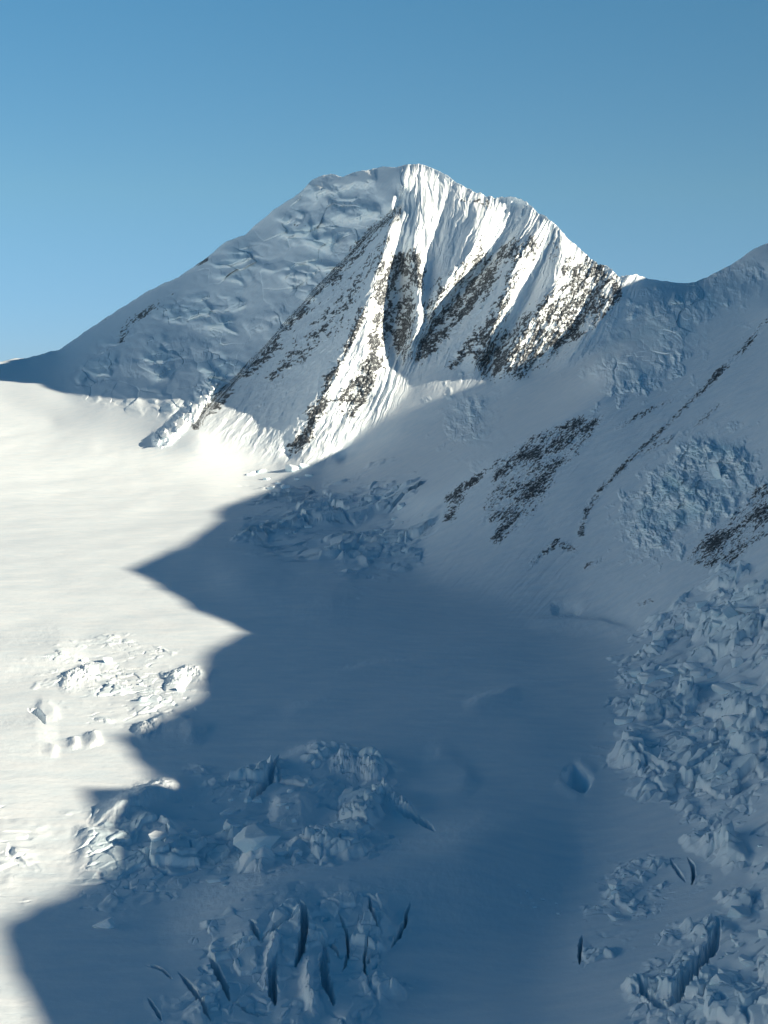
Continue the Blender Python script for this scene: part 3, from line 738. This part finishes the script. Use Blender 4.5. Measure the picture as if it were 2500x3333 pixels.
for k, rec in enumerate(PIECES):
    name, label, cat, kind, group = rec[:5]
    q = quads[FT == k]
    if len(q) < 2: continue
    used, inv = np.unique(q, return_inverse=True)
    V = np.stack([PX.ravel()[used], PY.ravel()[used], PZ.ravel()[used]], 1)
    par = rec[5] if len(rec) > 5 else None
    org = np.zeros(3)
    if par is None and k > 2:
        org = V.mean(0); org[2] = V[:, 2].min()
    o = sheet_mesh(name, V - org, inv.reshape(-1, 4), {'rock': rock_a.ravel()[used], 'ice': ice_a.ravel()[used]}, M_TERRAIN)
    o.location = org
    made[k] = o
    if par is not None:
        o.parent = made[par]; o['label'] = label
    else:
        tag(o, label, cat, kind, group)

# ------------------------------------------------------------------ loose seracs: angular ice blocks that stand on the snow
def ico(n):
    t = (1 + 5 ** .5) / 2
    V = np.array([(-1, t, 0), (1, t, 0), (-1, -t, 0), (1, -t, 0), (0, -1, t), (0, 1, t), (0, -1, -t), (0, 1, -t), (t, 0, -1), (t, 0, 1), (-t, 0, -1), (-t, 0, 1)], float)
    Fc = np.array([(0, 11, 5), (0, 5, 1), (0, 1, 7), (0, 7, 10), (0, 10, 11), (1, 5, 9), (5, 11, 4), (11, 10, 2), (10, 7, 6), (7, 1, 8), (3, 9, 4), (3, 4, 2), (3, 2, 6), (3, 6, 8), (3, 8, 9), (4, 9, 5), (2, 4, 11), (6, 2, 10), (8, 6, 7), (9, 8, 1)])
    for _ in range(n):
        e = np.sort(np.concatenate([Fc[:, [0, 1]], Fc[:, [1, 2]], Fc[:, [2, 0]]]), 1)
        ue, inv = np.unique(e, axis=0, return_inverse=True); inv = inv.ravel()
        m = len(V) + inv; V = np.concatenate([V, (V[ue[:, 0]] + V[ue[:, 1]]) / 2])
        n_ = len(Fc); a, b_, c = m[:n_], m[n_:2 * n_], m[2 * n_:]
        Fc = np.concatenate([np.stack([Fc[:, 0], a, c], 1), np.stack([Fc[:, 1], b_, a], 1), np.stack([Fc[:, 2], c, b_], 1), np.stack([a, b_, c], 1)])
    return V / np.linalg.norm(V, axis=1)[:, None], Fc
IV, IF = ico(4)
SERAC = []
for s_ in range(9):
    r_ = np.random.default_rng(100 + s_)
    nrm = r_.normal(size=(10, 3)); nrm[:, 2] *= .55
    nrm = np.concatenate([nrm, [[.18 * r_.normal(), .18 * r_.normal(), 1]], [[0, 0, -1]]]); nrm /= np.linalg.norm(nrm, axis=1)[:, None]
    hh = np.concatenate([r_.uniform(.55, 1.0, 10), [r_.uniform(.45, .8)], [.9]])
    dd = IV @ nrm.T
    rr = np.where(dd > .05, hh[None] / np.maximum(dd, .05), 9).min(1)
    rr = np.minimum(rr, 1.5) + .05 * fbm(IV[:, 0] * 2.2 + IV[:, 2] * 1.3 + s_, IV[:, 1] * 2.2 - IV[:, 2], 4, 200 + s_, .6)
    V = IV * rr[:, None]
    me = bpy.data.meshes.new("serac")
    me.from_pydata(V.tolist(), [], IF.tolist())
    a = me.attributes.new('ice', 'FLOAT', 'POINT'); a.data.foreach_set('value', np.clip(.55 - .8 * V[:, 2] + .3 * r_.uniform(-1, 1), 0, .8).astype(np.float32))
    a = me.attributes.new('rock', 'FLOAT', 'POINT'); a.data.foreach_set('value', np.zeros(len(V), np.float32))
    me.polygons.foreach_set('use_smooth', np.ones(len(IF), bool))
    me.materials.append(M_TERRAIN)
    SERAC.append(me)
used_m = set()
def serac(uu, vv, width_px, label, group, tall=.8, sink=.25, rz=None):
    ci = int(np.argmin(np.abs(ucols - uu))); ri = int(np.argmin(np.abs(v[:, ci] - vv)))
    dist = math.hypot(PX[ri, ci], PY[ri, ci])
    s = width_px * dist / FPX / 2.1
    o = bpy.data.objects.new("serac", SERAC[int(rng.integers(len(SERAC)))]); COL.objects.link(o)
    o.scale = (s * rng.uniform(.85, 1.15), s * rng.uniform(.8, 1.3), s * tall)
    o.rotation_euler = (rng.normal() * .12, rng.normal() * .12, rng.uniform(0, 6.28) if rz is None else rz)
    o.location = (PX[ri, ci], PY[ri, ci], PZ[ri, ci] + s * tall * (.5 - sink))
    tag(o, label, "serac", None, group)
    return o
serac(725, 2888, 74, "lone pale angular serac block standing on flat blue snow", None, .6)
serac(838, 2828, 120, "large pointed pale serac at the lower edge of the shaded mid icefall", None, .8)
serac(735, 2918, 30, "small ice lump just below the lone pale block", None, .5)
serac(345, 3020, 62, "pale serac block among smooth shaded snow at lower left", None, .9)
for uu, vv, w_ in [(822, 1545, 34), (848, 1536, 26), (905, 1574, 22), (955, 1528, 40), (985, 1520, 36), (925, 1588, 38), (880, 1592, 26), (1002, 1548, 24), (870, 1560, 20), (968, 1560, 22)]:
    serac(uu, vv, w_, "small fallen ice block lying at the foot of the sunlit rock rib", "fallen ice blocks at the foot of the face", .7)
def scatter(n, poly, wmin, wmax, label, group, tall=(.6, 1.1)):
    P_ = np.array(poly, float); lo, hi = P_.min(0), P_.max(0); c = 0; t = 0
    while c < n and t < n * 30:
        t += 1
        uu, vv = rng.uniform(lo[0], hi[0]), rng.uniform(lo[1], hi[1])
        if not inpoly(np.array([uu]), np.array([vv]), poly)[0]: continue
        ci = int(np.argmin(np.abs(ucols - uu))); ri = int(np.argmin(np.abs(v[:, ci] - vv)))
        if zm_all[ri, ci] < .6 and rng.uniform() > .12: continue
        serac(uu, vv, wmin + (wmax - wmin) * rng.uniform() ** 2.2, label, group, rng.uniform(*tall)); c += 1
zm_all = np.max([zmask[n_] for n_ in zmask], axis=0)
scatter(60, [(2060, 2120), (2300, 1960), (2490, 1870), (2490, 2600), (2300, 2640), (2050, 2560), (1985, 2430), (2060, 2240)], 18, 75, "grey-blue serac block in the big icefall on the right", "seracs in the right icefall")
scatter(14, [(2140, 2640), (2250, 2740), (2480, 2860), (2490, 2640), (2300, 2620)], 10, 26, "tiny scattered ice chunk on the smooth snow below the right icefall", "ice chunks below the right icefall", (.5, .8))
scatter(10, [(1660, 2880), (1800, 2900), (1830, 2980), (1690, 2960)], 8, 16, "tiny ice crumb on the flat blue snow at the lower middle", "ice crumbs on the flat snow", (.5, .8))
scatter(18, [(820, 1700), (1060, 1620), (1340, 1640), (1300, 1820), (1100, 1860)], 12, 34, "shaded ice block in the faint icefall at the head of the basin", "ice blocks at the head of the basin", (.5, .8))
scatter(16, [(1910, 2980), (2010, 2870), (2190, 2770), (2230, 2800), (2120, 2900), (1990, 3040)], 14, 46, "small ice block in the curved broken band at lower right", "ice blocks in the curved band")
scatter(36, [(2100, 3230), (2330, 3000), (2490, 2920), (2490, 3320), (2120, 3320)], 16, 80, "ice block in the broken icefall in the bottom right corner", "ice blocks in the corner icefall")
scatter(26, [(420, 2700), (640, 2600), (900, 2540), (1240, 2560), (1180, 2780), (960, 2840), (700, 2880), (420, 2860)], 16, 70, "blue-grey ice block in the shaded part of the mid icefall", "ice blocks in the mid icefall")
scatter(6, [(110, 2160), (400, 2130), (640, 2220), (560, 2350), (200, 2250)], 14, 40, "sunlit white ice block in the low broken patch", "ice blocks in the sunlit patch")

# ------------------------------------------------------------------ the neighbouring ridge, right of the frame, whose shadow lies across the glacier
SHADOW_EDGE = [(2050, 920), (1930, 970), (1880, 1040), (1709, 1182), (1600, 1235), (1480, 1240), (1330, 1330), (1200, 1400), (1090, 1480), (1000, 1560), (860, 1600), (720, 1650), (700, 1670), (710, 1690), (600, 1770), (420, 1850), (530, 1920), (640, 1990), (790, 2055), (650, 2130), (630, 2280), (380, 2400), (250, 2540), (400, 2570), (530, 2590), (350, 2700), (330, 2830), (200, 2900), (5, 2990), (-15, 3080), (25, 3200), (115, 3333)]
cA, sA, tE = math.cos(SUN_AZ), math.sin(SUN_AZ), math.tan(SUN_EL)
Q = []
for a, b in SHADOW_EDGE:
    dd = 1 / sample(W, np.array([float(a)]), np.array([float(b)]))[0]
    x, y, z = to3d(a, b, dd)
    Q.append((x * sA + y * cA, z - (x * cA - y * sA) * tE))
Q.sort()
qs = np.arange(-900, 4300, 6.0)
h0 = np.interp(qs, [q[0] for q in Q], [q[1] for q in Q])
q1, hq1 = Q[-1]; q0_, hq0 = Q[0]
h0 = np.where(qs > q1, hq1 + (qs - q1) * .25 - np.clip(qs - q1 - 250, 0, None) * .9, h0)
h0 = np.where(qs < q0_, hq0 + (qs - q0_) * .22, h0)
h0 = np.convolve(np.pad(h0, 2, mode='edge'), np.ones(5) / 5, 'valid')
pc = 500 - .4 * qs
hc = h0 + pc * tE + 3 * fbm(qs / 28, qs * 0, 3, 171)
off = np.array([-1300, -1100, -900, -760, -640, -530, -430, -340, -260, -190, -130, -85, -50, -25, -10, 0, 10, 30, 70, 140, 260, 420, 640, 900, 1300.0])
qq, oo = np.meshgrid(qs, off)
zz = hc[None] - np.abs(oo) * np.where(oo < 0, .92, .75) + np.clip(np.abs(oo) / 60, 0, 1) * np.where(oo < 0, 14, 22) * (ridged(qq / 90, oo / 260, 3, 173) - .9)
zz = np.maximum(zz, -60 + 4 * fbm(qq / 200, oo / 200, 2, 175))
pp = pc[None] + oo
rx, ry = pp * cA + qq * sA, -pp * sA + qq * cA
ri = np.arange(rx.size).reshape(rx.shape)
rq = np.stack([ri[:-1, :-1], ri[1:, :-1], ri[1:, 1:], ri[:-1, 1:]], -1).reshape(-1, 4)
ro = sheet_mesh("mountain_ridge", np.stack([rx.ravel(), ry.ravel(), zz.ravel()], 1), rq, {'rock': (smooth(.28, .42, fbm(qq / 40, oo / 60, 5, 177, .65)) * .9).ravel(), 'ice': np.zeros(rx.size)}, M_TERRAIN)
tag(ro, "long neighbouring ridge whose jagged shadow lies across the glacier", None, 'structure')

# ------------------------------------------------------------------ added unseen snow wall, left of the frame, bouncing sun onto shaded slopes
wy_ = np.arange(-2600, 5300, 26.0); wo = np.concatenate([np.arange(0, 1300, 26.0), np.arange(1300, 3000, 170.0)])
yy_, oo = np.meshgrid(wy_, wo)
prof = np.interp(oo, [0, 120, 420, 900, 1150, 1290, 1500, 2000, 3000], [0, 14, 230, 660, 860, 940, 860, 500, 0])
prof = prof * (.86 + .22 * fbm(yy_ / 700, oo * 0, 3, 181)) * smooth(5260, 4500, yy_) * smooth(-2600, -1900, yy_)
wz = -30 + 75 * smooth(300, 0, oo) + prof + smooth(60, 400, oo) * smooth(5260, 4600, yy_) * (46 * (ridged(yy_ / 260, oo / 700, 4, 183) - .5) + 14 * fbm(yy_ / 70, oo / 90, 4, 185))
wz[-1] = -80
wx_ = -1330 - oo - .10 * yy_ + 60 * fbm(yy_ / 500, oo / 500, 2, 187)
ri = np.arange(wx_.size).reshape(wx_.shape)
rq = np.stack([ri[:-1, :-1], ri[:-1, 1:], ri[1:, 1:], ri[1:, :-1]], -1).reshape(-1, 4)
rkw = smooth(.30, .44, fbm(yy_ / 45, oo / 110, 4, 189)) * smooth(300, 600, oo) * .9
wo_ = sheet_mesh("bounce_wall", np.stack([wx_.ravel(), yy_.ravel(), wz.ravel()], 1), rq, {'rock': rkw.ravel(), 'ice': np.zeros(wx_.size)}, M_TERRAIN)
tag(wo_, "added snow wall out of view, bouncing sunlight onto the shaded slopes", None, 'structure')

# ------------------------------------------------------------------ ground out to the horizon
gr = np.array([[-16000, -16000, -70], [16000, -16000, -70], [16000, 16000, -70], [-16000, 16000, -70]], float)
go = sheet_mesh("ground", gr, np.array([[0, 1, 2, 3]]), {'rock': np.zeros(4), 'ice': np.zeros(4)}, M_TERRAIN)
tag(go, "snow-covered lowland stretching out to the horizon behind the mountains", None, 'structure')

# ------------------------------------------------------------------ thin mountain air
hm = bpy.data.materials.new("air"); hm.use_nodes = True
hn = hm.node_tree.nodes; hn.remove(hn['Principled BSDF'])
pv = hn.new('ShaderNodeVolumePrincipled')
pv.inputs['Color'].default_value = (.50, .78, 1, 1); pv.inputs['Density'].default_value = 0.5e-5; pv.inputs['Anisotropy'].default_value = .2
hm.node_tree.links.new(pv.outputs[0], hn['Material Output'].inputs['Volume'])
A, B_, T_ = 16500, -72, 1500
hv = [(x, y, z) for z in (B_, T_) for y in (-A, A) for x in (-A, A)]
me = bpy.data.meshes.new("haze")
me.from_pydata(hv, [], [(0, 2, 3, 1), (4, 5, 7, 6), (0, 1, 5, 4), (2, 6, 7, 3), (0, 4, 6, 2), (1, 3, 7, 5)])
me.materials.append(hm)
ho = bpy.data.objects.new("haze", me); COL.objects.link(ho)
tag(ho, "thin bluish mountain air over the whole valley", None, 'stuff')
